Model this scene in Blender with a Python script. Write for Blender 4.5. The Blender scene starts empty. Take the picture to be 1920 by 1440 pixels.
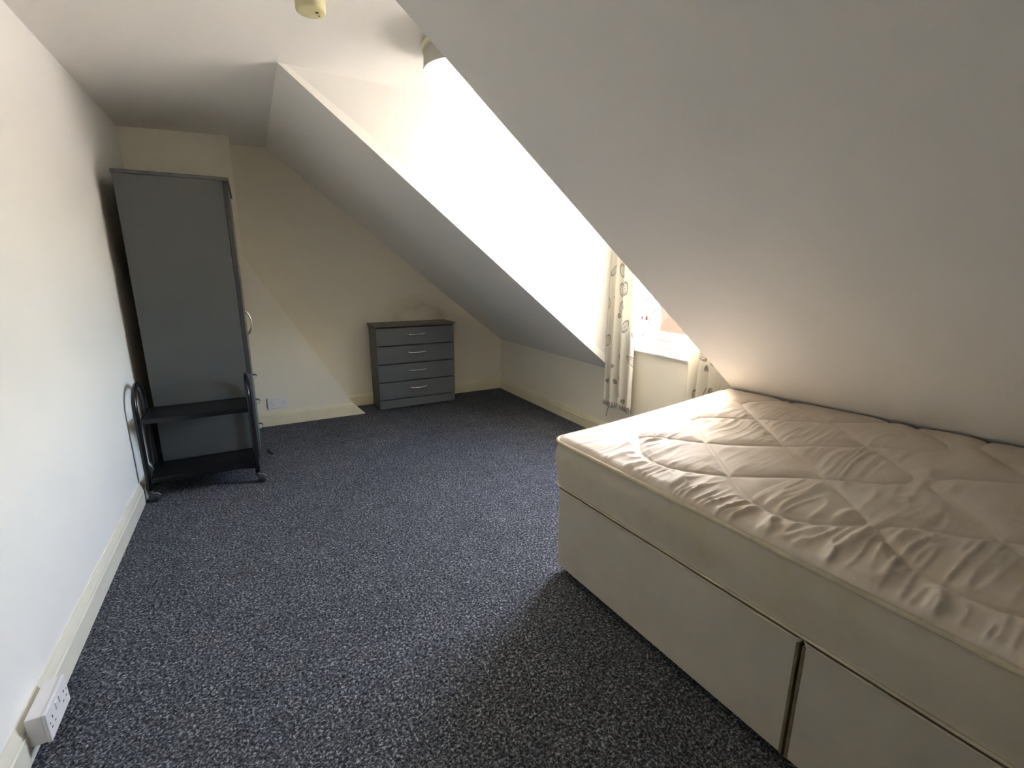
import bpy, bmesh, math, random
import numpy as np
from mathutils import Vector, Matrix

random.seed(4)
C = bpy.context.scene.collection
SC = bpy.context.scene

# ------------------------------------------------------------------ camera
YAW, PITCH, ROLL = .4992, .2355, .0023
FOCAL_PX = 885.4
CAM = Vector((.6385, 0.0, 1.2273))
fw = Vector((math.sin(YAW) * math.cos(PITCH), math.cos(YAW) * math.cos(PITCH), -math.sin(PITCH)))
rt = Vector((math.cos(YAW), -math.sin(YAW), 0))
up = rt.cross(fw)
r2 = math.cos(ROLL) * rt + math.sin(ROLL) * up
u2 = -math.sin(ROLL) * rt + math.cos(ROLL) * up
cd = bpy.data.cameras.new('camera')
cam = bpy.data.objects.new('camera', cd)
C.objects.link(cam)
M = Matrix((r2, u2, -fw)).transposed().to_4x4()
M.translation = CAM
cam.matrix_world = M
cd.sensor_width = 36
cd.lens = FOCAL_PX / 1920 * 36
cd.clip_start = .02
SC.camera = cam

# ------------------------------------------------------------------ room measures
W, D, H = 2.9054, 4.4136, 2.149          # eaves wall, gable wall, ceiling height
S, K = .8623, .5231                       # slope meets ceiling at x=S, meets the eaves wall at z=K
D1 = 1.518                                # near cheek of the dormer
NEAR = -1.6
HL = 2.127                                # ceiling height along the left wall (it sags a little)
def d2(x): return 2.655 - .036 * (x - S) / (W - S)   # far cheek, a little out of square
def slope_x(z): return S + (H - z) / (H - K) * (W - S)
def slope_z(x): return H - (x - S) / (W - S) * (H - K)
WY0, WY1, WZ0, WZ1 = 1.66, 2.50, .765, 1.93   # window opening

# ------------------------------------------------------------------ world, light, exposure
w = bpy.data.worlds.new('hazy_sky')
SC.world = w
w.use_nodes = True
bg = w.node_tree.nodes['Background']
sky = w.node_tree.nodes.new('ShaderNodeTexSky')
sky.sky_type = 'NISHITA'; sky.sun_disc = False
sky.sun_elevation = math.radians(42); sky.sun_rotation = math.radians(2)
sky.dust_density = 5; sky.air_density = 1
wb = w.node_tree.nodes.new('ShaderNodeMix'); wb.data_type = 'RGBA'; wb.blend_type = 'MULTIPLY'   # the camera's white balance
wb.inputs[0].default_value = 1; wb.inputs[7].default_value = (1.14, 1.03, .925, 1)
w.node_tree.links.new(sky.outputs[0], wb.inputs[6]); w.node_tree.links.new(wb.outputs[2], bg.inputs[0])
bg.inputs[1].default_value = 4.6
pd = bpy.data.lights.new('window_portal', 'AREA')     # guides sky sampling through the window, gives no light itself
pd.shape = 'RECTANGLE'; pd.size = WZ1 - WZ0; pd.size_y = WY1 - WY0
pd.cycles.is_portal = True
po = bpy.data.objects.new('window_portal', pd)
C.objects.link(po)
po.location = (W + .125, (WY0 + WY1) / 2, (WZ0 + WZ1) / 2)
po.rotation_euler = (0, math.pi / 2, 0)
LAMP_EMIT = 4.2
SC.view_settings.view_transform = 'Standard'
SC.view_settings.look = 'None'
SC.view_settings.gamma = 1
SC.view_settings.use_curve_mapping = False
SC.view_settings.exposure = 1.7
SC.cycles.max_bounces = 14
SC.cycles.diffuse_bounces = 10
SC.cycles.sample_clamp_indirect = 14
SC.cycles.use_denoising = True

# ------------------------------------------------------------------ materials
def srgb(r, g, b):
    f = lambda c: (c / 255 / 12.92) if c / 255 <= .04045 else ((c / 255 + .055) / 1.055) ** 2.4
    return (f(r), f(g), f(b), 1)

class NT:
    def __init__(s, m):
        m.use_nodes = True
        s.t = m.node_tree
        s.t.nodes.clear()
    def n(s, typ, **kw):
        x = s.t.nodes.new(typ)
        for k, v in kw.items(): setattr(x, k, v)
        return x
    def l(s, a, b): s.t.links.new(a, b)
    def math(s, op, a, b=None, clamp=False):
        x = s.n('ShaderNodeMath', operation=op, use_clamp=clamp)
        for i, v in enumerate((a, b)):
            if v is None: continue
            if isinstance(v, (int, float)): x.inputs[i].default_value = v
            else: s.l(v, x.inputs[i])
        return x.outputs[0]
    def mix(s, f, a, b):
        x = s.n('ShaderNodeMix', data_type='RGBA')
        for i, v in ((0, f), (6, a), (7, b)):
            if isinstance(v, (int, float)): x.inputs[i].default_value = v
            elif isinstance(v, tuple): x.inputs[i].default_value = v
            else: s.l(v, x.inputs[i])
        return x.outputs[2]
    def ramp(s, v, *stops):
        x = s.n('ShaderNodeValToRGB')
        s.l(v, x.inputs[0])
        e = x.color_ramp.elements
        while len(e) < len(stops): e.new(.5)
        for q, (p, c) in zip(e, stops):
            q.position = p
            q.color = c if isinstance(c, tuple) else (c, c, c, 1)
        return x.outputs[0]
    def obj(s): return s.n('ShaderNodeTexCoord').outputs['Object']
    def noise(s, vec, scale, detail=3, rough=.5):
        x = s.n('ShaderNodeTexNoise')
        x.inputs['Scale'].default_value = scale
        x.inputs['Detail'].default_value = detail
        x.inputs['Roughness'].default_value = rough
        s.l(vec, x.inputs['Vector'])
        return x.outputs['Fac']

def material(name, col, rough=.6, var=.06, vscale=6, bump=0, bscale=200, metallic=0, spec=.5, bdist=.002):
    m = bpy.data.materials.new(name)
    t = NT(m)
    o = t.n('ShaderNodeOutputMaterial')
    b = t.n('ShaderNodeBsdfPrincipled')
    t.l(b.outputs[0], o.inputs[0])
    v = t.obj()
    nz = t.noise(v, vscale, 4)
    dark = tuple(c * (1 - var) for c in col[:3]) + (1,)
    lite = tuple(min(1, c * (1 + var)) for c in col[:3]) + (1,)
    t.l(t.ramp(nz, (.3, dark), (.7, lite)), b.inputs['Base Color'])
    b.inputs['Roughness'].default_value = rough
    b.inputs['Metallic'].default_value = metallic
    b.inputs['Specular IOR Level'].default_value = spec
    if bump:
        bp = t.n('ShaderNodeBump')
        bp.inputs['Strength'].default_value = bump
        bp.inputs['Distance'].default_value = bdist
        t.l(t.noise(v, bscale, 3), bp.inputs['Height'])
        t.l(bp.outputs[0], b.inputs['Normal'])
    return m

M_cream = material('cream_wall_paint', (.85, .80, .68, 1), .55, .015, 2, .25, 90, spec=.35)
M_left = material('pale_cream_wall_paint', (.885, .875, .85, 1), .55, .012, 2, .25, 90, spec=.35)
M_white = material('white_ceiling_paint', (.89, .87, .83, 1), .6, .012, 2, .25, 70, spec=.3)
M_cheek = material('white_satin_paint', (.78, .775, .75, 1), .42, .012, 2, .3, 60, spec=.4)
M_gloss = material('cream_gloss_paint', (.78, .72, .53, 1), .3, .04, 9, .15, 40)
M_leftgloss = material('pale_cream_gloss_paint', (.80, .77, .66, 1), .3, .03, 9, .15, 40)
M_upvc = material('white_window_plastic', (.85, .86, .86, 1), .25, .01, 4)
M_plastic = material('white_socket_plastic', (.82, .80, .80, 1), .35, .01, 8)
M_hole = material('dark_hole', (.03, .03, .03, 1), .8)
M_side = material('slate_grey_board', srgb(77, 79, 78), .5, .04, 5, .05, 300)
M_door = material('graphite_board', srgb(78, 84, 87), .38, .05, 7, .04, 300)
M_edge_shade = material('door_edge_shade', srgb(52, 50, 52), .6, .03, 10)  # dark colour stands in for shade on the door's near edge
M_chest = material('charcoal_board', srgb(93, 99, 102), .42, .06, 5, .05, 260)
M_chesttop = material('charcoal_board_brown_reflection', srgb(94, 87, 81), .45, .06, 5, .05, 260)  # charcoal with a brownish reflection put into the colour
M_hardboard = material('brown_hardboard', (.13, .075, .035, 1), .7, .15, 14)
M_chrome = material('chrome', (.9, .9, .91, 1), .2, .01, 20, metallic=1)
M_black = material('black_enamel', (.006, .006, .008, 1), .22, .1, 20)
M_blackboard = material('black_shelf_board', (.005, .005, .0055, 1), .35, .2, 12, .05, 120, spec=.25)
M_castor = material('dark_grey_plastic', (.035, .034, .038, 1), .4, .1, 30)
M_castorcap = material('grey_castor_cover', (.16, .155, .165, 1), .35, .1, 30)
M_lampcase = material('pale_lamp_case', (.52, .50, .45, 1), .5, .03, 10)
M_lampring = material('cream_lamp_ring', (.74, .71, .52, 1), .4, .03, 10)
M_alarm = material('yellowed_plastic', (.66, .61, .36, 1), .45, .05, 14)
M_base = material('woven_beige_fabric', (.50, .455, .375, 1), .9, .05, 8, .6, 420, spec=.1, bdist=.0015)
M_gap = material('brown_fabric_edge', (.16, .125, .07, 1), .9, .25, 25)
M_piping = material('cream_piping', (.58, .51, .38, 1), .85, .15, 18, .4, 500, spec=.15)
M_cable = material('black_cable', (.012, .012, .012, 1), .5)

def carpet_material():
    m = bpy.data.materials.new('grey_flecked_carpet')
    t = NT(m)
    o = t.n('ShaderNodeOutputMaterial'); b = t.n('ShaderNodeBsdfPrincipled'); t.l(b.outputs[0], o.inputs[0])
    v = t.obj()
    mp = t.n('ShaderNodeMapping'); t.l(v, mp.inputs[0]); mp.inputs['Scale'].default_value = (1, 1, 1)
    wz = t.n('ShaderNodeTexNoise'); wz.inputs['Scale'].default_value = 60; t.l(v, wz.inputs['Vector'])
    add = t.n('ShaderNodeVectorMath', operation='MULTIPLY_ADD')
    t.l(wz.outputs['Color'], add.inputs[0]); add.inputs[1].default_value = (.016, .016, .016); t.l(mp.outputs[0], add.inputs[2])
    a = t.noise(add.outputs[0], 125, 2, .6)
    c = t.noise(add.outputs[0], 260, 2, .6)
    d = t.noise(v, 7, 3)
    f = t.math('ADD', t.math('MULTIPLY', a, .62), t.math('MULTIPLY', c, .38))
    f = t.math('ADD', f, t.math('MULTIPLY', t.math('SUBTRACT', d, .5), .05))
    col = t.ramp(f, (.36, (.015, .016, .020, 1)), (.47, (.050, .053, .063, 1)), (.55, (.125, .13, .148, 1)), (.66, (.42, .43, .46, 1)))
    t.l(col, b.inputs['Base Color'])
    b.inputs['Roughness'].default_value = 1
    b.inputs['Specular IOR Level'].default_value = .05
    bp = t.n('ShaderNodeBump'); bp.inputs['Strength'].default_value = .9; bp.inputs['Distance'].default_value = .004
    t.l(f, bp.inputs['Height']); t.l(bp.outputs[0], b.inputs['Normal'])
    return m
M_carpet = carpet_material()

def stained_wall_material():
    """gable paint with the brown arched stain above the chest"""
    m = bpy.data.materials.new('stained_cream_wall_paint')
    t = NT(m)
    o = t.n('ShaderNodeOutputMaterial'); b = t.n('ShaderNodeBsdfPrincipled'); t.l(b.outputs[0], o.inputs[0])
    v = t.obj()
    sx = t.n('ShaderNodeSeparateXYZ'); t.l(v, sx.inputs[0])
    nz = t.noise(v, 9, 3)
    dx = t.math('DIVIDE', t.math('SUBTRACT', sx.outputs[0], 2.03), .27)
    dz = t.math('DIVIDE', t.math('SUBTRACT', sx.outputs[2], .72), .20)
    rr = t.math('SQRT', t.math('ADD', t.math('MULTIPLY', dx, dx), t.math('MULTIPLY', dz, dz)))
    rr = t.math('ADD', rr, t.math('MULTIPLY', t.math('SUBTRACT', nz, .5), .5))
    ring = t.ramp(t.math('MULTIPLY', rr, .5), (.20, 0.0), (.46, 1.0), (.56, .5), (.80, 0.0))
    ring = t.math('MULTIPLY', ring, t.ramp(t.noise(v, 4, 3), (.3, .25), (.65, 1.0)))
    col = t.mix(t.math('MULTIPLY', ring, .55), (.79, .74, .62, 1), (.42, .31, .15, 1))
    t.l(col, b.inputs['Base Color'])
    b.inputs['Roughness'].default_value = .6
    b.inputs['Specular IOR Level'].default_value = .3
    bp = t.n('ShaderNodeBump'); bp.inputs['Strength'].default_value = .25; bp.inputs['Distance'].default_value = .002
    t.l(t.noise(v, 90, 3), bp.inputs['Height']); t.l(bp.outputs[0], b.inputs['Normal'])
    return m
M_gable = stained_wall_material()

def mattress_material(name, base, stain, amount):
    m = bpy.data.materials.new(name)
    t = NT(m)
    o = t.n('ShaderNodeOutputMaterial'); b = t.n('ShaderNodeBsdfPrincipled'); t.l(b.outputs[0], o.inputs[0])
    v = t.obj()
    s1 = t.ramp(t.noise(v, 5.5, 5, .6), (.47, 0.0), (.72, 1.0))
    s2 = t.ramp(t.noise(v, 22, 4, .6), (.5, 0.0), (.75, 1.0))
    f = t.math('ADD', t.math('MULTIPLY', s1, .75 * amount), t.math('MULTIPLY', s2, .35 * amount), clamp=True)
    t.l(t.mix(f, base, stain), b.inputs['Base Color'])
    b.inputs['Roughness'].default_value = .75
    b.inputs['Specular IOR Level'].default_value = .2
    b.inputs['Sheen Weight'].default_value = .03
    wv = t.n('ShaderNodeTexWave'); wv.inputs['Scale'].default_value = 260; t.l(v, wv.inputs['Vector'])
    bp = t.n('ShaderNodeBump'); bp.inputs['Strength'].default_value = .15; bp.inputs['Distance'].default_value = .001
    t.l(t.noise(v, 500, 2), bp.inputs['Height']); t.l(bp.outputs[0], b.inputs['Normal'])
    return m
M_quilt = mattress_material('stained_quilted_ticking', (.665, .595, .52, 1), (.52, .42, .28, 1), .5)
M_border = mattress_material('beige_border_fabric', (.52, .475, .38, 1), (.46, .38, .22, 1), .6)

def curtain_material():
    m = bpy.data.materials.new('printed_cream_curtain_cloth')
    t = NT(m)
    o = t.n('ShaderNodeOutputMaterial')
    uv = t.n('ShaderNodeUVMap').outputs[0]
    vo = t.n('ShaderNodeTexVoronoi', voronoi_dimensions='2D'); vo.inputs['Scale'].default_value = 8.5; vo.inputs['Randomness'].default_value = .75
    t.l(uv, vo.inputs['Vector'])
    sub = t.n('ShaderNodeVectorMath', operation='SUBTRACT'); t.l(uv, sub.inputs[0]); t.l(vo.outputs['Position'], sub.inputs[1])
    cs = t.n('ShaderNodeSeparateColor'); t.l(vo.outputs['Color'], cs.inputs[0])
    vr = t.n('ShaderNodeVectorRotate', rotation_type='Z_AXIS'); t.l(sub.outputs[0], vr.inputs[0])
    t.l(t.math('MULTIPLY', t.math('SUBTRACT', cs.outputs[0], .5), 1.6), vr.inputs['Angle'])
    sp = t.n('ShaderNodeSeparateXYZ'); t.l(vr.outputs[0], sp.inputs[0])
    ex = t.math('DIVIDE', sp.outputs[0], .022); ey = t.math('DIVIDE', sp.outputs[1], .050)
    e = t.math('SQRT', t.math('ADD', t.math('MULTIPLY', ex, ex), t.math('MULTIPLY', ey, ey)))
    ring = t.math('LESS_THAN', t.math('ABSOLUTE', t.math('SUBTRACT', e, .85)), .14)
    inside = t.math('LESS_THAN', e, .72)
    hat = t.math('GREATER_THAN', t.math('SINE', t.math('MULTIPLY', sp.outputs[1], 560)), .25)
    bar = t.math('LESS_THAN', t.math('ABSOLUTE', ex), .45)
    hatch = t.math('MULTIPLY', t.math('MULTIPLY', inside, hat), bar)
    solid = t.math('MULTIPLY', t.math('LESS_THAN', e, .62), t.math('GREATER_THAN', sp.outputs[1], -.006))
    kind = cs.outputs[1]
    k1 = t.math('LESS_THAN', kind, .5)
    k2 = t.math('MULTIPLY', t.math('GREATER_THAN', kind, .5), t.math('LESS_THAN', kind, .86))
    mot = t.math('ADD', t.math('MULTIPLY', k1, t.math('MAXIMUM', ring, hatch)), t.math('MULTIPLY', k2, solid), clamp=True)
    us = t.n('ShaderNodeSeparateXYZ'); t.l(uv, us.inputs[0])
    hem = t.math('MULTIPLY', t.math('LESS_THAN', us.outputs[1], .036), t.math('GREATER_THAN', us.outputs[1], .012))
    dots = t.math('GREATER_THAN', t.math('SINE', t.math('MULTIPLY', us.outputs[0], 420)), -.2)
    mot = t.math('MAXIMUM', mot, t.math('MULTIPLY', hem, dots))
    fade = t.ramp(t.noise(uv, 70, 3), (.3, .5), (.55, 1.0))
    col = t.mix(t.math('MULTIPLY', t.math('MULTIPLY', mot, fade), .85), (.80, .77, .69, 1), (.24, .21, .18, 1))
    df = t.n('ShaderNodeBsdfDiffuse'); tr = t.n('ShaderNodeBsdfTranslucent'); mx = t.n('ShaderNodeMixShader')
    t.l(col, df.inputs[0]); t.l(col, tr.inputs[0]); mx.inputs[0].default_value = .25
    t.l(df.outputs[0], mx.inputs[1]); t.l(tr.outputs[0], mx.inputs[2]); t.l(mx.outputs[0], o.inputs[0])
    return m
M_curtain = curtain_material()

def glass_material():
    m = bpy.data.materials.new('window_glass')
    t = NT(m)
    o = t.n('ShaderNodeOutputMaterial')
    a = t.n('ShaderNodeBsdfTransparent'); g = t.n('ShaderNodeBsdfGlossy'); mx = t.n('ShaderNodeMixShader')
    a.inputs[0].default_value = (.95, .97, .97, 1); g.inputs['Roughness'].default_value = .02
    mx.inputs[0].default_value = .05
    t.l(a.outputs[0], mx.inputs[1]); t.l(g.outputs[0], mx.inputs[2]); t.l(mx.outputs[0], o.inputs[0])
    return m
M_glass = glass_material()

def brick_material(name, c1, c2, mortar):
    m = bpy.data.materials.new(name)
    t = NT(m)
    o = t.n('ShaderNodeOutputMaterial'); b = t.n('ShaderNodeBsdfPrincipled'); t.l(b.outputs[0], o.inputs[0])
    s = t.n('ShaderNodeSeparateXYZ'); t.l(t.obj(), s.inputs[0])
    cmb = t.n('ShaderNodeCombineXYZ'); t.l(t.math('ADD', s.outputs[0], s.outputs[1]), cmb.inputs[0]); t.l(s.outputs[2], cmb.inputs[1])
    br = t.n('ShaderNodeTexBrick'); t.l(cmb.outputs[0], br.inputs['Vector'])
    br.inputs['Color1'].default_value = c1; br.inputs['Color2'].default_value = c2; br.inputs['Mortar'].default_value = mortar
    br.inputs['Scale'].default_value = 1; br.inputs['Brick Width'].default_value = .225; br.inputs['Row Height'].default_value = .075
    br.inputs['Mortar Size'].default_value = .008
    t.l(br.outputs[0], b.inputs['Base Color']); b.inputs['Roughness'].default_value = 1
    b.inputs['Specular IOR Level'].default_value = .03
    return m
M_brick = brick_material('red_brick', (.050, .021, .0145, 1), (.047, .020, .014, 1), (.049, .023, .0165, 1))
M_brick2 = brick_material('pale_red_brick', (.062, .036, .032, 1), (.052, .030, .026, 1), (.065, .05, .046, 1))
M_slate = material('grey_roof_slate', (.030, .034, .041, 1), .9, .15, 3, spec=.1)
M_stone = material('white_painted_stone', (.14, .14, .145, 1), .9, spec=.1)
M_pave = material('pale_concrete_paving', (.42, .41, .39, 1), .95, spec=.1)
M_pane_far = material('far_window_glass', (.10, .13, .17, 1), .1)

# ------------------------------------------------------------------ mesh helpers
class MB:
    def __init__(s): s.bm = bmesh.new()
    def box(s, x0, x1, y0, y1, z0, z1, bevel=0, seg=2):
        b = bmesh.new()
        vs = [b.verts.new((x, y, z)) for x in (x0, x1) for y in (y0, y1) for z in (z0, z1)]
        for f in ((0, 1, 3, 2), (4, 6, 7, 5), (0, 4, 5, 1), (2, 3, 7, 6), (0, 2, 6, 4), (1, 5, 7, 3)):
            b.faces.new([vs[i] for i in f])
        if bevel:
            bmesh.ops.bevel(b, geom=b.edges[:], offset=bevel, segments=seg, profile=.5, affect='EDGES')
        s._merge(b)
        return s
    def prism(s, poly, vec):
        """closed polygon (3D points) swept along vec"""
        b = bmesh.new()
        v0 = [b.verts.new(p) for p in poly]
        v1 = [b.verts.new(Vector(p) + Vector(vec)) for p in poly]
        n = len(poly)
        b.faces.new(v0); b.faces.new(v1[::-1])
        for i in range(n): b.faces.new((v0[i], v0[(i + 1) % n], v1[(i + 1) % n], v1[i]))
        s._merge(b)
        return s
    def sweep(s, prof, p0, p1, n):
        """profile of (out, z) pairs swept from p0 to p1; n = outward direction in plan; ends given at floor"""
        n = Vector(n); p0 = Vector(p0); p1 = Vector(p1)
        a = [p0 + n * o + Vector((0, 0, z)) for o, z in prof]
        return s.prism(a, p1 - p0)
    def tube(s, pts, r, seg=12, closed=False):
        b = bmesh.new()
        pts = [Vector(p) for p in pts]
        n = len(pts)
        rings = []
        prev = None
        for i, p in enumerate(pts):
            if closed: t = (pts[(i + 1) % n] - pts[i - 1])
            else: t = pts[min(i + 1, n - 1)] - pts[max(i - 1, 0)]
            t.normalize()
            if prev is None:
                a = Vector((0, 0, 1)) if abs(t.z) < .9 else Vector((1, 0, 0))
                e = t.cross(a).normalized()
            else:
                e = (prev - t * prev.dot(t)).normalized()
            prev = e
            g = t.cross(e)
            rr = r[i] if isinstance(r, (list, tuple)) else r
            rings.append([b.verts.new(p + (e * math.cos(2 * math.pi * k / seg) + g * math.sin(2 * math.pi * k / seg)) * rr) for k in range(seg)])
        m = n if closed else n - 1
        for i in range(m):
            A, B = rings[i], rings[(i + 1) % n]
            for k in range(seg): b.faces.new((A[k], A[(k + 1) % seg], B[(k + 1) % seg], B[k]))
        if not closed:
            b.faces.new(rings[0][::-1]); b.faces.new(rings[-1])
        for f in b.faces: f.smooth = True
        s._merge(b)
        return s
    def lathe(s, c, prof, axis=(0, 0, 1), seg=40, smooth=True):
        """profile of (radius, height) pairs round axis through c"""
        b = bmesh.new()
        ax = Vector(axis).normalized()
        e = ax.cross(Vector((1, 0, 0)) if abs(ax.x) < .9 else Vector((0, 1, 0))).normalized()
        g = ax.cross(e); c = Vector(c)
        rings = []
        for r, h in prof:
            rings.append([b.verts.new(c + ax * h + (e * math.cos(2 * math.pi * k / seg) + g * math.sin(2 * math.pi * k / seg)) * max(r, 1e-5)) for k in range(seg)])
        for A, B in zip(rings, rings[1:]):
            for k in range(seg):
                f = b.faces.new((A[k], A[(k + 1) % seg], B[(k + 1) % seg], B[k])); f.smooth = smooth
        b.faces.new(rings[0][::-1]); b.faces.new(rings[-1])
        s._merge(b)
        return s
    def _merge(s, b):
        bmesh.ops.recalc_face_normals(b, faces=b.faces[:])
        me = bpy.data.meshes.new('tmp'); b.to_mesh(me); b.free()
        s.bm.from_mesh(me); bpy.data.meshes.remove(me)
    def build(s, name, m, parent=None, smooth_angle=None):
        me = bpy.data.meshes.new(name)
        org = root_of(parent)
        if org is not None:
            bmesh.ops.translate(s.bm, verts=s.bm.verts[:], vec=-org)
        s.bm.to_mesh(me); s.bm.free()
        me.materials.append(m)
        o = bpy.data.objects.new(name, me)
        C.objects.link(o)
        if parent is not None: o.parent = parent
        return o

def root_of(p):
    if p is None: return None
    v = Vector((0, 0, 0))
    while p is not None:
        v = v + Vector(p.location); p = p.parent
    return v

def thing(name, label, cat, loc, group=None):
    o = bpy.data.objects.new(name, None); C.objects.link(o)
    o.location = loc
    o['label'] = label; o['category'] = cat
    if group: o['group'] = group
    o.empty_display_size = .1
    return o
def tag(o, label, cat, group=None):
    o['label'] = label; o['category'] = cat
    if group: o['group'] = group
    return o
def structure(o):
    o['kind'] = 'structure'
    return o
def np_mesh(name, verts, faces, m, parent=None, smooth=True, uvs=None):
    org = root_of(parent)
    v = np.asarray(verts, np.float32)
    if org is not None: v = v - np.array(org, np.float32)
    me = bpy.data.meshes.new(name)
    me.from_pydata(v.tolist(), [], [list(map(int, f)) for f in faces])
    if smooth: me.polygons.foreach_set('use_smooth', [True] * len(me.polygons))
    if uvs is not None:
        ul = me.uv_layers.new(name='UVMap')
        idx = np.zeros(len(me.loops), np.int32); me.loops.foreach_get('vertex_index', idx)
        ul.data.foreach_set('uv', np.asarray(uvs, np.float32)[idx].ravel())
    me.materials.append(m); me.update()
    o = bpy.data.objects.new(name, me); C.objects.link(o)
    if parent is not None: o.parent = parent
    return o
def grid_faces(nu, nv):
    i = np.arange(nu - 1)[:, None] * nv + np.arange(nv - 1)[None, :]
    return np.stack([i, i + nv, i + nv + 1, i + 1], -1).reshape(-1, 4)

# ------------------------------------------------------------------ the room
T = .10
structure(MB().box(-T, W + .2, NEAR - T, D + T, -T, 0).build('floor', M_carpet))
structure(MB().box(-T, 0, NEAR - T, D + T, 0, H + T).build('wall_left', M_left))
structure(MB().prism([(0, D, 0), (W, D, 0), (W, D, K), (S, D, H), (0, D, HL)], (0, T, 0)).build('wall_far', M_gable))
structure(MB().prism([(0, NEAR, 0), (W, NEAR, 0), (W, NEAR, K), (S, NEAR, H), (0, NEAR, HL)], (0, -T, 0)).build('wall_near', M_cream))
# flat ceiling, with the dormer ceiling running on from it
structure(MB().prism([(-T, NEAR - T, HL - .0025), (S, NEAR - T, H), (S, D + T, H), (-T, D + T, HL - .0025)], (0, 0, T)).build('ceiling', M_white))
ddrop = .065
def ceil_z(x): return H - ddrop * (x - S) / (W - S) if x > S else HL + (H - HL) * x / S
structure(MB().prism([(S, D1, H), (W + .12, D1, H - ddrop), (W + .12, d2(W), H - ddrop), (S, d2(S), H)], (0, 0, T)).build('ceiling_dormer', M_white))
# the two sloping ceilings either side of the dormer
nrm = Vector((H - K, 0, W - S)).normalized() * .05
def slope_panel(name, ya, yb, yc, yd):
    p = [(S, ya, H), (W, yb, K), (W, yc, K), (S, yd, H)]
    return structure(MB().prism(p, nrm).build(name, M_white))
slope_panel('ceiling_slope', NEAR - T, NEAR - T, D1, D1)
slope_panel('ceiling_slope', d2(S), d2(W), D + T, D + T)
# dormer cheeks
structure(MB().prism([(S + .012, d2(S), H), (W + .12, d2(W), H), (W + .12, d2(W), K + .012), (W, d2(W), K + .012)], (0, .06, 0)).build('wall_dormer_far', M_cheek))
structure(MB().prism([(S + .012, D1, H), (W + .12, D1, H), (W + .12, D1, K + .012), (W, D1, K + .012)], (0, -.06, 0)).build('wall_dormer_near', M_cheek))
# eaves wall with the dormer window opening
b = MB()
b.box(W, W + .12, NEAR - T, D + T, 0, K)
b.box(W, W + .12, D1 - .06, WY0, K, H + T)
b.box(W, W + .12, WY1, 2.70, K, H + T)
b.box(W, W + .12, WY0, WY1, K, WZ0)
b.box(W, W + .12, WY0, WY1, WZ1, H + T)
structure(b.build('wall_right', M_cream))

# chimney breast with a splayed foot, against the gable
CB = 4.1396
breast = structure(MB().prism([(0, CB, 0), (1.352, CB, 0), (1.3068, CB, .123), (.622, CB, 1.32), (.622, CB, ceil_z(.622)), (0, CB, HL)], (0, D - CB, 0)).build('wall_chimney_breast', M_cream))
MB().box(.40, .703, CB - .009, CB, 1.166, 1.192, .002).build('ledge_strip', M_cream, breast)

# skirting boards
PROF = [(0, 0), (.018, 0), (.018, .074), (.0145, .078), (.0145, .086), (.011, .096), (.006, .106), (.004, .112), (0, .112)]
def skirt(name, p0, p1, n, m):
    return structure(MB().sweep(PROF, p0, p1, n).build(name, m))
skirt('baseboard_left', (0, NEAR, 0), (0, CB, 0), (1, 0, 0), M_leftgloss)
skirt('baseboard_far', (1.30, D, 0), (W, D, 0), (0, -1, 0), M_gloss)
skirt('baseboard_right', (W, 2.66, 0), (W, D, 0), (-1, 0, 0), M_gloss)
bb = MB()
a = [(1.02, CB - o, z) for o, z in PROF]
bm_ = bmesh.new()
v0 = [bm_.verts.new((.02, CB - o, z)) for o, z in PROF]
v1 = [bm_.verts.new((1.416 - z * .93, CB - o, z)) for o, z in PROF]
bm_.faces.new(v0); bm_.faces.new(v1[::-1])
for i in range(len(PROF)): bm_.faces.new((v0[i], v0[(i + 1) % len(PROF)], v1[(i + 1) % len(PROF)], v1[i]))
bb._merge(bm_)
structure(bb.build('baseboard_breast', M_gloss))

# ------------------------------------------------------------------ window
win = bpy.data.objects.new('window_1', None); C.objects.link(win); win.location = (W, (WY0 + WY1) / 2, WZ0); structure(win)
def frame(y0, y1, z0, z1, x0, x1, wd, bev=.004, wb=None):
    f = MB(); wb = wb or wd
    f.box(x0, x1, y0, y0 + wd, z0, z1, bev); f.box(x0, x1, y1 - wd, y1, z0, z1, bev)
    f.box(x0, x1, y0 + wd, y1 - wd, z0, z0 + wb, bev); f.box(x0, x1, y0 + wd, y1 - wd, z1 - wd, z1, bev)
    return f
frame(WY0, WY1, WZ0, WZ1, W + .015, W + .085, .034).build('outer_frame', M_upvc, win)
sash = frame(WY0 + .028, WY1 - .028, WZ0 + .030, WZ1 - .028, W + .004, W + .06, .042, .006, .047).build('sash', M_upvc, win)
frame(WY0 + .066, WY1 - .066, WZ0 + .073, WZ1 - .066, W + .0305, W + .05, .008, .002).build('glazing_bead', M_castorcap, sash)
MB().box(W + .036, W + .042, WY0 + .069, WY1 - .069, WZ0 + .076, WZ1 - .069).build('pane', M_glass, sash)
MB().box(W - .012, W + .03, WY0 - .04, WY1 + .04, WZ0 - .022, WZ0 + .004, .003).build('window_bead', M_upvc, win)
MB().box(W - .016, W, WY0 - .05, WY1 + .05, WZ0 - .050, WZ0 - .022, .003).build('window_board', M_upvc, win)
MB().box(W - .030, W, WY0 - .05, WY1 + .05, WZ0 - .064, WZ0 - .050, .004).build('sill_nosing', M_upvc, win)
st = MB()
st.tube([(W + .016, 2.415, .905), (W - .006, 2.395, .87), (W - .014, 2.365, .825), (W - .016, 2.345, .808)], .006, 10)
st.box(W - .02, W + .006, 2.315, 2.372, .796, .812, .003)
st.build('stay_arm', M_upvc, win)
MB().lathe((W - .013, 2.325, .812), [(.006, 0), (.006, .008), (.003, .010)], seg=16).build('stay_pin', M_castorcap, win)
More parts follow.
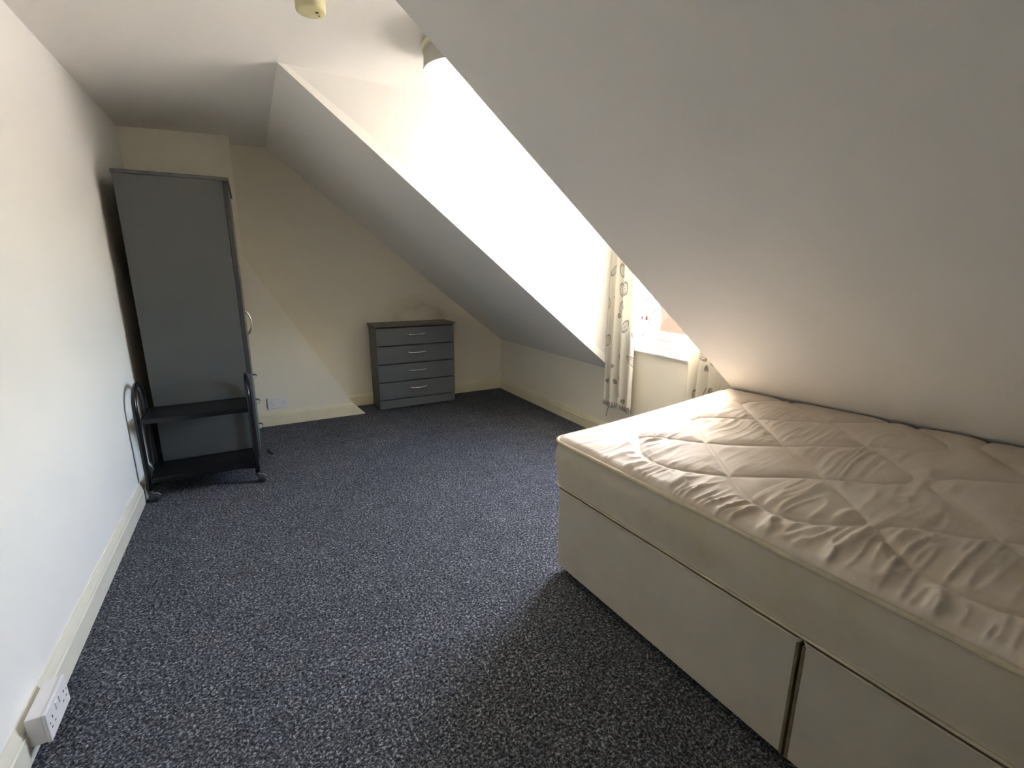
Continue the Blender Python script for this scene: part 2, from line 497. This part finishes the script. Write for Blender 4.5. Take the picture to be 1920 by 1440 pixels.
MB().tube([(W - .055, D1 + .02, 1.985), (W - .055, d2(W) - .02, 1.985)], .010, 12).build('curtain_rail', M_upvc, win)

# ------------------------------------------------------------------ curtains
def curtain(name, label, y0, y1, hem, top, folds, seed, phase):
    rng = np.random.RandomState(seed)
    nu, nv = 120, 60
    s = np.linspace(0, 1, nu)
    z = np.linspace(0, 1, nv)
    Sg, Zg = np.meshgrid(s, z, indexing='ij')
    amp = (.022 + .012 * (1 - Zg))
    ph = 2 * math.pi * folds * (Sg + .02 * np.sin(6 * Sg + seed)) + phase
    x = W - .058 - amp * np.cos(ph) - .006 * np.cos(2 * ph + 1)
    widen = (1 - Zg) * .05
    y = y1 + (y0 - y1) * (Sg + .035 * np.sin(2 * ph) / folds) + widen * (Sg - .5) * -1
    lift = .012 * np.cos(ph) + .02 * np.sin(3.1 * Sg * folds + seed) * .5
    zz = hem + (top - hem) * Zg + (1 - Zg) ** 3 * lift
    V = np.stack([x, y, zz], -1).reshape(-1, 3)
    L = abs(y1 - y0) * 2.3
    uv = np.stack([Sg * L + seed * .37, Zg * (top - hem)], -1).reshape(-1, 2)
    n = len(V)
    F = grid_faces(nu, nv)
    # a second layer 1.5 mm behind gives the cloth its thickness
    V2 = V.copy(); V2[:, 0] += .0015
    F2 = F[:, ::-1] + n
    rim = []
    for i in range(nu - 1):
        a, c = i * nv, (i + 1) * nv
        rim.append((a + n, c + n, c, a)); rim.append((a + nv - 1, c + nv - 1, c + nv - 1 + n, a + nv - 1 + n))
    for j in range(nv - 1):
        rim.append((j, j + 1, j + 1 + n, j + n))
        a = (nu - 1) * nv + j
        rim.append((a + n, a + 1 + n, a + 1, a))
    o = np_mesh(name, np.concatenate([V, V2]), np.concatenate([F, F2, np.array(rim)]), M_curtain, uvs=np.concatenate([uv, uv]))
    return tag(o, label, 'curtain', 'pair of printed window curtains')
curtain_left = curtain('curtain', 'cream printed curtain hanging full length at the left side of the window', 2.355, 2.595, .270, 1.985, 3.0, 3, .6)
curtain('curtain', 'cream printed curtain at the right side of the window, cut off by slope and mattress', 1.560, 1.845, .272, 1.985, 4.0, 5, .2)
MB().tube([(W - .012, 2.612, .30), (W - .009, 2.622, .27), (W - .010, 2.634, .235), (W - .012, 2.650, .19), (W - .012, 2.652, .165)], .0022, 8).build('loose_cord', M_castorcap, curtain_left)

# ------------------------------------------------------------------ ceiling lamp and smoke alarm
LX, LY = 1.530, 2.070
LZ = ceil_z(LX)
lamp = thing('ceiling_lamp', 'round drum ceiling lamp, lit, half hidden by the near slope', 'lamp', (LX, LY, LZ))
MB().lathe((LX, LY, LZ), [(.172, .004), (.174, -.004), (.174, -.016), (.166, -.020)]).build('mounting_ring', M_lampring, lamp)
MB().lathe((LX, LY, LZ), [(.158, -.018), (.163, -.024), (.166, -.088), (.1655, -.092), (.155, -.092)]).build('drum_case', M_lampcase, lamp)
m = bpy.data.materials.new('lit_diffuser'); t = NT(m)
o_ = t.n('ShaderNodeOutputMaterial'); e_ = t.n('ShaderNodeEmission'); e_.inputs[0].default_value = (1, .82, .52, 1); e_.inputs[1].default_value = LAMP_EMIT
t.l(e_.outputs[0], o_.inputs[0])
MB().lathe((LX, LY, LZ), [(.1645, -.088), (.1645, -.094), (.158, -.101), (.135, -.108), (.09, -.113), (.03, -.115)]).build('diffuser', m, lamp)

AX, AY = .928, 1.985
AZ = ceil_z(AX)
alarm = thing('smoke_alarm', 'small yellowed round smoke alarm on the ceiling at the top edge of the photo', 'smoke alarm', (AX, AY, AZ))
MB().lathe((AX, AY, AZ), [(.0530, 0), (.0535, -.012), (.0505, -.014), (.0495, -.050), (.0475, -.0545), (.040, -.0555), (.003, -.056)]).build('housing', M_alarm, alarm)
MB().lathe((AX + .018, AY - .010, AZ - .0555), [(.006, 0), (.0055, -.002), (.003, -.0028)], seg=18).build('test_button', M_gap, alarm)
MB().lathe((AX + .028, AY + .012, AZ - .0553), [(.004, 0), (.0035, -.0012)], seg=14).build('indicator_light', M_gap, alarm)

# ------------------------------------------------------------------ sockets
def socket_plate(root, c, right, upv, out, deep):
    """British double socket: plate, two switches, six pin holes; c = centre of the back, deep = box depth behind the plate"""
    c, right, upv, out = map(Vector, (c, right, upv, out))
    def bx(mb, u0, u1, v0, v1, w0, w1, bev=0):
        b = bmesh.new()
        vs = [b.verts.new(c + right * u + upv * v + out * w_) for u in (u0, u1) for v in (v0, v1) for w_ in (w0, w1)]
        for f in ((0, 1, 3, 2), (4, 6, 7, 5), (0, 4, 5, 1), (2, 3, 7, 6), (0, 2, 6, 4), (1, 5, 7, 3)): b.faces.new([vs[i] for i in f])
        if bev: bmesh.ops.bevel(b, geom=b.edges[:], offset=bev, segments=2, profile=.5, affect='EDGES')
        mb._merge(b); return mb
    if deep:
        bx(MB(), -.071, .071, -.041, .041, 0, deep, .002).build('back_box', M_plastic, root)
    pl = bx(MB(), -.073, .073, -.043, .043, deep, deep + .009, .0025).build('face_plate', M_plastic, root)
    for sgn in (-1, 1):
        sw = MB(); cx = sgn * .0125
        bx(sw, cx - .0055, cx + .0055, .006, .027, deep + .008, deep + .012, .0012)
        sw.build('switch', M_plastic, root)
        hx = sgn * .043
        for u, v, hw, hh in ((hx, .010, .0021, .0042), (hx - .011, -.012, .0034, .0019), (hx + .011, -.012, .0034, .0019)):
            bx(MB(), u - hw, u + hw, v - hh, v + hh, deep + .0088, deep + .0093).build('pin_hole', M_hole, pl)
        for q in (-1, 1): pass
    for sgn in (-1, 1):
        mb = MB(); mb.lathe(c + right * sgn * .0605 + upv * .004 + out * (deep + .0088), [(.0028, 0), (.0026, .0008)], axis=out, seg=14)
        mb.build('screw', M_castorcap, pl)
s1 = thing('wall_socket', 'white double socket on a raised box over the left skirting board, bottom left corner', 'socket', (.018, 1.497, .079), 'double wall sockets')
socket_plate(s1, (.018, 1.497, .079), (0, 1, 0), (0, 0, 1), (1, 0, 0), .034)
s2 = thing('wall_socket', 'flat white double socket on the chimney breast beside the wardrobe', 'socket', (.735, CB, .183), 'double wall sockets')
socket_plate(s2, (.735, CB, .183), (1, 0, 0), (0, 0, 1), (0, -1, 0), .0015)

# ------------------------------------------------------------------ bow handle used by chest and wardrobe
def bow_handle(p, along, out, length, rise, r, name, parent, m=None):
    p, along, out = map(Vector, (p, along, out))
    pts = []
    for i in range(17):
        a = i / 16
        pts.append(p + along * (a - .5) * length + out * (.004 + rise * math.sin(math.pi * a) ** .6))
    mb = MB()
    rad = [r * (1.35 - .45 * math.sin(math.pi * i / 16)) for i in range(17)]
    mb.tube(pts, rad, 12)
    for s_ in (-.5, .5):
        mb.lathe(p + along * s_ * length, [(r * 1.7, 0), (r * 1.7, .004), (r * 1.2, .008)], axis=out, seg=16)
    return mb.build(name, m or M_chrome, parent)

# ------------------------------------------------------------------ wardrobe (doors face the room, its side faces us)
wx0, wx1, wy0, wy1, wz = .075, .566, 3.30, 4.07, 1.737
wr = thing('wardrobe', 'tall slate grey wardrobe standing side-on against the chimney breast', 'wardrobe', (.34, 3.69, 0))
MB().box(wx0, wx1, wy0, wy0 + .016, 0, wz - .02, .001).build('side_panel', M_side, wr)
MB().box(wx0, wx1, wy1 - .016, wy1, 0, wz - .02, .001).build('side_panel', M_side, wr)
MB().box(wx0 + .002, wx0 + .006, wy0 + .016, wy1 - .016, .03, wz - .022).build('back_panel', M_hardboard, wr)
MB().box(wx0 - .004, wx1 + .034, wy0 - .010, wy1 + .012, wz - .020, wz, .004).build('top_panel', M_side, wr)
MB().box(wx1 - .04, wx1 - .022, wy0 + .016, wy1 - .016, 0, .054).build('plinth', M_side, wr)
MB().box(wx1 - .003, wx1 + .0005, wy0 + .016, wy1 - .016, .054, wz - .022).build('gap_shade', M_hole, wr)  # dark sheet added behind the fronts, paints the shade in the gaps
ymid = (wy0 + wy1) / 2
dz0 = .602
for i, (a, b_) in enumerate(((wy0 + .001, ymid - .0015), (ymid + .0015, wy1 - .001))):
    dr = MB().box(wx1 + .003, wx1 + .024, a, b_, dz0, wz - .026, .0015).build('door', M_door, wr)
    if i == 0: MB().box(wx1 + .0028, wx1 + .0235, a - .0012, a, dz0 + .001, wz - .027).build('edge_shade', M_edge_shade, dr)  # thin dark strip painting the shade on the near door edge
    hy = (b_ - .045) if i == 0 else (a + .045)
    bow_handle((wx1 + .024, hy, .88), (0, 0, 1), (1, 0, 0), .15, .030, .0045, 'handle', dr)
for k in range(3):
    z0 = .058 + k * .181
    dw = MB().box(wx1 + .003, wx1 + .022, wy0 + .001, wy1 - .001, z0, z0 + .178, .0015).build('drawer', M_door, wr)
    bow_handle((wx1 + .022, ymid, z0 + .088), (0, 1, 0), (1, 0, 0), .13, .026, .0045, 'handle', dw)

# ------------------------------------------------------------------ chest of drawers
cx0, cx1, cy0, cy1, cz = 1.5466, 2.2656, 4.1176, 4.392, .765
ch = thing('chest_of_drawers', 'charcoal chest of four drawers with chrome bow handles, standing in the far corner', 'chest of drawers', (1.906, 4.25, 0))
MB().box(cx0, cx0 + .016, cy0 + .018, cy1, .012, cz - .018, .001).build('side_panel', M_chesttop, ch)
MB().box(cx1 - .016, cx1, cy0 + .018, cy1, .012, cz - .018, .001).build('side_panel', M_chesttop, ch)
MB().box(cx0 + .016, cx1 - .016, cy1 - .006, cy1 - .003, .03, cz - .018).build('back_panel', M_hardboard, ch)
MB().box(cx0 - .012, cx1 + .012, cy0 - .008, cy1, cz - .018, cz, .004).build('top_panel', M_chesttop, ch)
MB().box(cx0 + .003, cx1 - .003, cy0 + .012, cy0 + .028, .012, .087, .001).build('plinth', M_chest, ch)
for x in (cx0 + .03, cx1 - .03):
    for y in (cy0 + .045, cy1 - .03):
        MB().lathe((x, y, 0), [(.014, 0), (.016, .004), (.016, .012)], seg=16).build('foot', M_castor, ch)
MB().box(cx0 + .016, cx1 - .016, cy0 + .0185, cy0 + .022, .09, cz - .018).build('gap_shade', M_hole, ch)  # dark sheet added so the gaps between drawers read as shade
zs = [.094, .256, .418, .581, .742]
for k in range(4):
    dw = MB().box(cx0 + .002, cx1 - .002, cy0, cy0 + .017, zs[k] + .004, zs[k + 1] - .006, .0015).build('drawer', M_chest, ch)
    bow_handle((1.906, cy0, (zs[k] + zs[k + 1]) / 2 + .012), (1, 0, 0), (0, -1, 0), .155, .024, .0064, 'handle', dw)

# ------------------------------------------------------------------ black trolley on castors
tr = thing('trolley', 'black two-shelf trolley with hooped ends on castors in front of the wardrobe', 'trolley', (.30, 3.13, 0))
ya, yb = 3.005, 3.262
for x in (.045, .562):
    R_ = (yb - ya) / 2; yc = (ya + yb) / 2; ztop = .628; zc = ztop - R_ * .95
    pts = [(x, ya, .062)] + [(x, ya, .062 + (zc - .062) * i / 6) for i in range(1, 7)]
    pts += [(x, yc - R_ * math.cos(math.pi * i / 16), zc + R_ * .95 * math.sin(math.pi * i / 16)) for i in range(1, 16)]
    pts += [(x, yb, zc - (zc - .062) * i / 6) for i in range(0, 7)]
    MB().tube(pts, .0128, 14).build('hoop', M_black, tr)
for z in (.128, .462):
    sh = MB().box(.062, .546, ya - .004, yb + .002, z - .013, z - .003, .001).build('shelf', M_blackboard, tr)
    rim = MB()
    for y in (ya - .008, yb + .006): rim.box(.057, .551, y - .004, y + .004, z - .024, z + .001, .0015)
    for x in (.057, .551): rim.box(x - .003, x + .003, ya - .006, yb + .004, z - .024, z + .001, .0015)
    rim.build('rim', M_black, sh)
    for x in (.045, .562):
        for y in (ya, yb):
            q = 1 if x < .3 else -1
            MB().tube([(x + q * .009, y, z - .010), (x + q * .020, y, z - .010)], .006, 10).build('bolt', M_castorcap, sh)
for x in (.045, .562):
    for y in (ya, yb):
        dx = .018 if y == ya else -.018
        hs = MB().lathe((x, y, .044), [(.013, 0), (.014, .004), (.0125, .022)], seg=18)
        hs.tube([(x, y, .046), (x + .010, y - .003, .040)], .008, 10)
        cst = hs.build('castor', M_castor, tr)
        for s_ in (-1, 1):
            MB().lathe((x + dx, y - .006 + s_ * .011, .0225), [(.004, -.008), (.019, -.0075), (.0222, -.004), (.0222, .004), (.019, .0075), (.004, .008)], axis=(.12, 1, 0), seg=24).build('wheel', M_castor, cst)
        hood = MB()
        hp = [(x + dx + .0245 * math.cos(a), y - .006, .0225 + .0245 * math.sin(a)) for a in [math.radians(20 + 8 * i) for i in range(16)]]
        hood.tube(hp, .0055, 8)
        hood.build('hood', M_castorcap, cst)

# short cable end on the carpet
tag(MB().tube([(.632, 3.575, .0035), (.637, 3.55, .004), (.630, 3.52, .0035), (.640, 3.49, .004), (.652, 3.465, .0035), (.652, 3.44, .0045)], .0045, 8).build('cable', M_cable),
    'short black bit of cable lying on the carpet by the wardrobe', 'cable')

# ------------------------------------------------------------------ bed: two divan halves and a mattress
BA = .0523
BX, BY = 1.645, 1.4495
cA, sA = math.cos(BA), math.sin(BA)
def bed(u, v, z): return (BX + u * cA + v * sA, BY + u * sA - v * cA, z)
BW, BL = 1.135, 1.90
def bed_box(mb, u0, u1, v0, v1, z0, z1, bevel=0, seg=3, vertical_only=False):
    b = bmesh.new()
    vs = [b.verts.new(bed(u, v, z)) for u in (u0, u1) for v in (v0, v1) for z in (z0, z1)]
    for f in ((0, 1, 3, 2), (4, 6, 7, 5), (0, 4, 5, 1), (2, 3, 7, 6), (0, 2, 6, 4), (1, 5, 7, 3)): b.faces.new([vs[i] for i in f])
    if bevel:
        ed = [e for e in b.edges if not vertical_only or abs(e.verts[0].co.z - e.verts[1].co.z) > .01]
        bmesh.ops.bevel(b, geom=ed, offset=bevel, segments=seg, profile=.5, affect='EDGES')
    for f in b.faces: f.smooth = False
    mb._merge(b); return mb
def rounded_loop(u0, u1, v0, v1, r, z, n=6):
    pts = []
    for cu, cv, a0 in ((u1 - r, v1 - r, 0), (u0 + r, v1 - r, 90), (u0 + r, v0 + r, 180), (u1 - r, v0 + r, 270)):
        for i in range(n + 1):
            a = math.radians(a0 + 90 * i / n)
            pts.append(bed(cu + r * math.cos(a), cv + r * math.sin(a), z))
    return pts
for i, (v0, v1) in enumerate(((0.0, .946), (.954, BL))):
    lab = ('beige fabric divan base half nearer the window, under the mattress foot', 'beige fabric divan base half in the bottom right corner, nearest the camera')[i]
    dv = thing('divan_base', lab, 'bed base', bed(BW / 2, (v0 + v1) / 2, 0), 'two halves of the divan base')
    bed_box(MB(), 0, BW, v0, v1, .030, .374, .008).build('body', M_base, dv)
    MB().tube(rounded_loop(.0, BW, v0, v1, (.012), .3745), .0035, 8, closed=True).build('piping', M_piping, dv)
    e = v1 if i == 0 else v0
    q = -1 if i == 0 else 1
    mb = MB(); bed_box(mb, -.0015, BW, e + (q * .0065 if q < 0 else -.0005), e + (.0005 if q < 0 else .0065), .034, .366)
    mb.build('edge_seam', M_gap, dv)
    for u in (.06, BW - .06):
        for v in (v0 + .055, v1 - .055):
            p = bed(u, v, 0)
            MB().lathe(p, [(.012, 0), (.02, .003), (.02, .012), (.012, .016), (.012, .031)], seg=18).build('foot', M_castor, dv)

mt = thing('mattress', 'stained cream quilted mattress lying on the divan base under the slope', 'mattress', bed(.55, .93, .378))
# quilting stitch lines, measured in bed coordinates (u across from the room side, v from the window end)
STITCH = [
    [(1.16, .42), (1.095, .33), (1.033, .234), (.969, .173), (.918, .165), (.87, .212), (.77, .331), (.583, .551), (.434, .758), (.372, .837), (.295, .925), (.275, .936), (.259, .933), (.213, .903), (.17, .861), (.149, .828), (.135, .782), (.153, .701), (.191, .638), (.254, .555), (.415, .354), (.559, .184), (.585, .158), (.629, .156), (.667, .187), (.77, .331), (.891, .537), (.965, .64), (1.02, .727), (1.10, .83)],
    [(1.13, .215), (1.061, .304), (.993, .385), (.884, .558), (.751, .737), (.624, .908), (.595, .917), (.559, .914), (.518, .875), (.434, .758), (.37, .683), (.246, .572), (.205, .521), (.170, .473), (.140, .415), (.134, .353), (.159, .273), (.22, .201), (.266, .165), (.298, .175), (.342, .228), (.38, .30), (.458, .413), (.583, .551), (.747, .733), (.81, .853), (.848, .906), (.877, .91), (.905, .895), (.945, .851), (1.026, .741), (1.1, .64)],
]
segs = []
for dv_ in (0, .803):
    for pl_ in STITCH:
        for (a, b_) in zip(pl_, pl_[1:]):
            segs.append((a[0], a[1] + dv_, b_[0], b_[1] + dv_))
segs = np.array(segs)
MV0, MV1 = -.045, 1.875
def zright(v): return .640 + .06 * np.clip(v, 0, 1)
def uright(v):      # where the slope meets the mattress top, kept just clear of it
    z = zright(v)
    xs = S + (H - z) / (H - K) * (W - S) - .020
    u = np.minimum((xs - BX - np.clip(v, -.1, 2) * sA) / cA, 1.13)
    return u
def vnoise(x, y, seed):
    rng = np.random.RandomState(seed); G = rng.rand(256, 256) * 2 - 1
    xi = np.floor(x).astype(int); yi = np.floor(y).astype(int); fx = x - xi; fy = y - yi
    fx = fx * fx * (3 - 2 * fx); fy = fy * fy * (3 - 2 * fy)
    g = lambda a, b: G[a % 256, b % 256]
    return (g(xi, yi) * (1 - fx) + g(xi + 1, yi) * fx) * (1 - fy) + (g(xi, yi + 1) * (1 - fx) + g(xi + 1, yi + 1) * fx) * fy
NU, NV = 260, 420
tu = np.linspace(0, 1, NU); tv = np.linspace(MV0, MV1, NV)
TU, VV = np.meshgrid(tu, tv, indexing='ij')
UU = TU * uright(VV)
dist = np.full(UU.shape, 9.0)
for x0, y0, x1, y1 in segs:
    dx, dy = x1 - x0, y1 - y0
    q = np.clip(((UU - x0) * dx + (VV - y0) * dy) / (dx * dx + dy * dy + 1e-12), 0, 1)
    dist = np.minimum(dist, np.hypot(UU - x0 - q * dx, VV - y0 - q * dy))
z = .584 + (zright(VV) - .584) * TU ** 1.5
puff = -.0062 * np.exp(-(dist / .0055) ** 2) - .0062 * np.exp(-(dist / .030) ** 2) + .004
warp = vnoise(UU * 5, VV * 6, 3) * .016 + vnoise(UU * 10, VV * 9, 5) * .006
wv = VV + warp
def ridge(n): return np.clip(1 - np.abs(n), 0, 1) ** 2.2
r1 = ridge(vnoise(UU * 3.6 + 7, wv * 29, 11) * 1.4)
r2_ = ridge(vnoise(UU * 5.5 + 3, wv * 52, 12) * 1.4)
r4 = vnoise(UU * 4.2, VV * 5, 13)
amp = np.clip(1.2 - .75 * UU, .25, 1.2) * np.clip(.8 + .7 * r4, .2, 1.25) * np.clip((VV + .0) * 4, .12, 1)
amp = amp * np.clip(dist / .03, .35, 1)
wr_ = amp * (.0080 * r1 + .0062 * r2_) * np.clip((1 - TU) / .12, 0, 1)
edge_l = np.clip(UU / .035, 0, 1); edge_v = np.clip(np.minimum(VV - MV0, MV1 - VV) / .035, 0, 1)
ed = np.minimum(edge_l, edge_v); ed = ed * (2 - ed)
zt = z + (puff + wr_) * ed - .014 * (1 - ed) ** 1.3
# round the two room-side corners in plan
def corner(U, V, r=.055):
    U = U.copy(); V = V.copy()
    for vc, sg in ((MV0 + r, -1), (MV1 - r, 1)):
        mk = (U < r) & ((V - vc) * sg > 0)
        a = (r - U[mk]) / r; b_ = np.abs(V[mk] - vc) / r
        mxx = np.maximum(a, b_); h = np.hypot(a, b_); k = np.where(h > 1e-6, mxx / np.maximum(h, 1e-6), 1)
        U[mk] = r - a * k * r; V[mk] = vc + sg * b_ * k * r
    return U, V
UR, VR = corner(UU, VV)
top = np.stack([BX + UR * cA + VR * sA, BY + UR * sA - VR * cA, zt], -1).reshape(-1, 3)
np_mesh('quilted_top', top, grid_faces(NU, NV)[:, ::-1], M_quilt, mt)
# outline walked once round the mattress: far end, room side, near end, slope side
def outline():
    o = []
    for i in range(NU - 1, 0, -3): o.append((i, 0))
    for j in range(0, NV - 1, 4): o.append((0, j))
    for i in range(0, NU - 1, 3): o.append((i, NV - 1))
    for j in range(NV - 1, 0, -4): o.append((NU - 1, j))
    return o
OL = outline()
P0 = np.array([top.reshape(NU, NV, 3)[i, j] for i, j in OL])
cen = P0.mean(0)
n_o = len(P0)
tang = np.roll(P0, -1, 0) - np.roll(P0, 1, 0); tang[:, 2] = 0
tang /= np.linalg.norm(tang, axis=1)[:, None] + 1e-9
outw = np.stack([tang[:, 1], -tang[:, 0], np.zeros(n_o)], -1)
if ((P0 - cen) * outw).sum(1).mean() < 0: outw = -outw
sideflag = np.array([1.0 if i < NU - 2 else 0.0 for i, j in OL])
rows = []
zb = .386
NS = 14
sw = np.linspace(0, 1, NS)
rip = vnoise(np.arange(n_o) / 9.0, np.zeros(n_o) + .5, 21)
for k in sw:
    bul = .013 * math.sin(math.pi * k) ** .8 + .004 * math.sin(2 * math.pi * k)
    p = P0.copy()
    ztop_ = P0[:, 2] - .006
    p[:, 2] = ztop_ + (zb - ztop_) * k
    p += outw * ((bul - .003) * sideflag + (-.014) * (1 - sideflag) * (k > .0))[:, None]
    p += outw * (sideflag * .0022 * rip * math.sin(math.pi * k))[:, None]
    rows.append(p)
band = np.array(rows).transpose(1, 0, 2).reshape(-1, 3)
fi = []
for i in range(n_o):
    for k in range(NS - 1):
        a = i * NS + k; b_ = ((i + 1) % n_o) * NS + k
        fi.append((a, a + 1, b_ + 1, b_))
fi.append(tuple(i * NS + NS - 1 for i in range(n_o)))
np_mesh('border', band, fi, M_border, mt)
pp = [tuple(p) for p, s_ in zip(P0 + np.array([0, 0, .001]) + outw * .004, sideflag) if s_ > 0]
MB().tube(pp, .0068, 8).build('piping', M_piping, mt)
pb = [tuple(p) for p, s_ in zip(np.array(rows[-1]) + np.array([0, 0, .002]) + outw * .003, sideflag) if s_ > 0]
MB().tube(pb, .0042, 8).build('piping', M_piping, mt)

# ------------------------------------------------------------------ the street outside
FX = 22.0; FK = (FX - CAM.x) / (12 - CAM.x)
def fy(y): return y * FK
def fz(zv): return CAM.z + (zv - CAM.z) * FK
GZ = -6.2
structure(MB().box(W + .5, 160, -120, 160, GZ - .2, GZ).build('ground', M_pave))
eave = fz(-.06)
hs = thing('terraced_house', 'red brick terraced house with slate roof seen through the window', 'house', (FX + 3, fy(12.5), GZ))
yL, yR = fy(14.2), 11.40 * (FX - 1.5 - CAM.x) / (12 - CAM.x) + .02
MB().box(FX, FX + 7, yR, yL, GZ, eave).build('wall', M_brick2, hs)
MB().prism([(FX - .35, yL, eave - .05), (FX - .35, yL, eave + .12), (FX + 3.6, yL, eave + 3.0), (FX + 7.2, yL, eave + .12), (FX + 7.2, yL, eave - .05)], (0, yR - yL, 0)).build('roof', M_slate, hs)
MB().box(FX - .5, FX - .3, yR, yL, eave - .12, eave + .05, .01).build('gutter', M_stone, hs)
cor = MB()
for i in range(18):
    y = yL - .2 - i * .38
    if y - .2 > yR: cor.box(FX - .14, FX, y - .19, y, eave - .55, eave - .30)
cor.box(FX - .16, FX, yR, yL, eave - .30, eave - .12)
cor.build('corbel_course', M_brick2, hs)
for (ya_, yb_, za_, zb_) in ((fy(11.77), fy(11.51), fz(-.346) - 1.6, fz(-.346)), (fy(12.9), fy(12.6), fz(-.346) - 1.6, fz(-.346)), (fy(13.7), fy(13.4), fz(-.346) - 1.6, fz(-.346))):
    f = MB().box(FX - .06, FX + .02, yb_, ya_, za_, zb_, .01).build('window', M_stone, hs)
    MB().box(FX - .07, FX - .058, yb_ + .07, ya_ - .07, za_ + .08, zb_ - .08).build('pane', M_pane_far, f)
dm = MB()
ydl, ydr = fy(11.69), fy(11.45)
dm.prism([(FX + .25, ydl, eave + .35), (FX + .25, ydr, eave + .35), (FX + .25, ydr, eave + 1.75), (FX + .25, (ydl + ydr) / 2, eave + 2.3), (FX + .25, ydl, eave + 1.75)], (2.6, 0, 0))
dmo = dm.build('dormer', M_stone, hs)
MB().box(FX + .235, FX + .255, ydr + .14, ydl - .14, eave + .55, eave + 1.6).build('pane', M_pane_far, dmo)
stk = MB().box(FX + .3, FX + 1.0, fy(11.66), fy(11.9), eave + .0, fz(.34), .01)
stk.box(FX + .26, FX + 1.04, fy(11.66) - .05, fy(11.9) + .05, fz(.30), fz(.34), .01)
chm = stk.build('chimney', M_brick2, hs)
gb = thing('gabled_house', 'orange brick gable end of the house across the street', 'house', (FX + 2, fy(9.6), GZ))
GK = (FX - 1.5 - CAM.x) / (12 - CAM.x)
g0 = 11.40 * GK; g1 = 8.2 * GK; gm = (g0 + g1) / 2
gz0 = CAM.z + (-.145 - CAM.z) * GK; gp = gz0 + (g0 - gm) * .87
MB().prism([(FX - 1.5, g0, GZ), (FX - 1.5, g1, GZ), (FX - 1.5, g1, gz0), (FX - 1.5, gm, gp), (FX - 1.5, g0, gz0)], (7, 0, 0)).build('wall', M_brick, gb)
rf = MB()
for (ya_, sg) in ((g0, 1), (g1, -1)):
    rf.prism([(FX - 1.62, ya_ + sg * .0, gz0 - .0), (FX - 1.62, ya_ + sg * .0, gz0 + .16), (FX - 1.62, gm, gp + .16), (FX - 1.62, gm, gp)], (7.3, 0, 0))
rf.build('roof', M_slate, gb)
for yy in (gm + 1.3, gm - 1.3):
    f = MB().box(FX - 1.56, FX - 1.48, yy - .5, yy + .5, GZ + 1.0, GZ + 2.5, .01).build('window', M_stone, gb)
    MB().box(FX - 1.575, FX - 1.558, yy - .42, yy + .42, GZ + 1.1, GZ + 2.4).build('pane', M_pane_far, f)
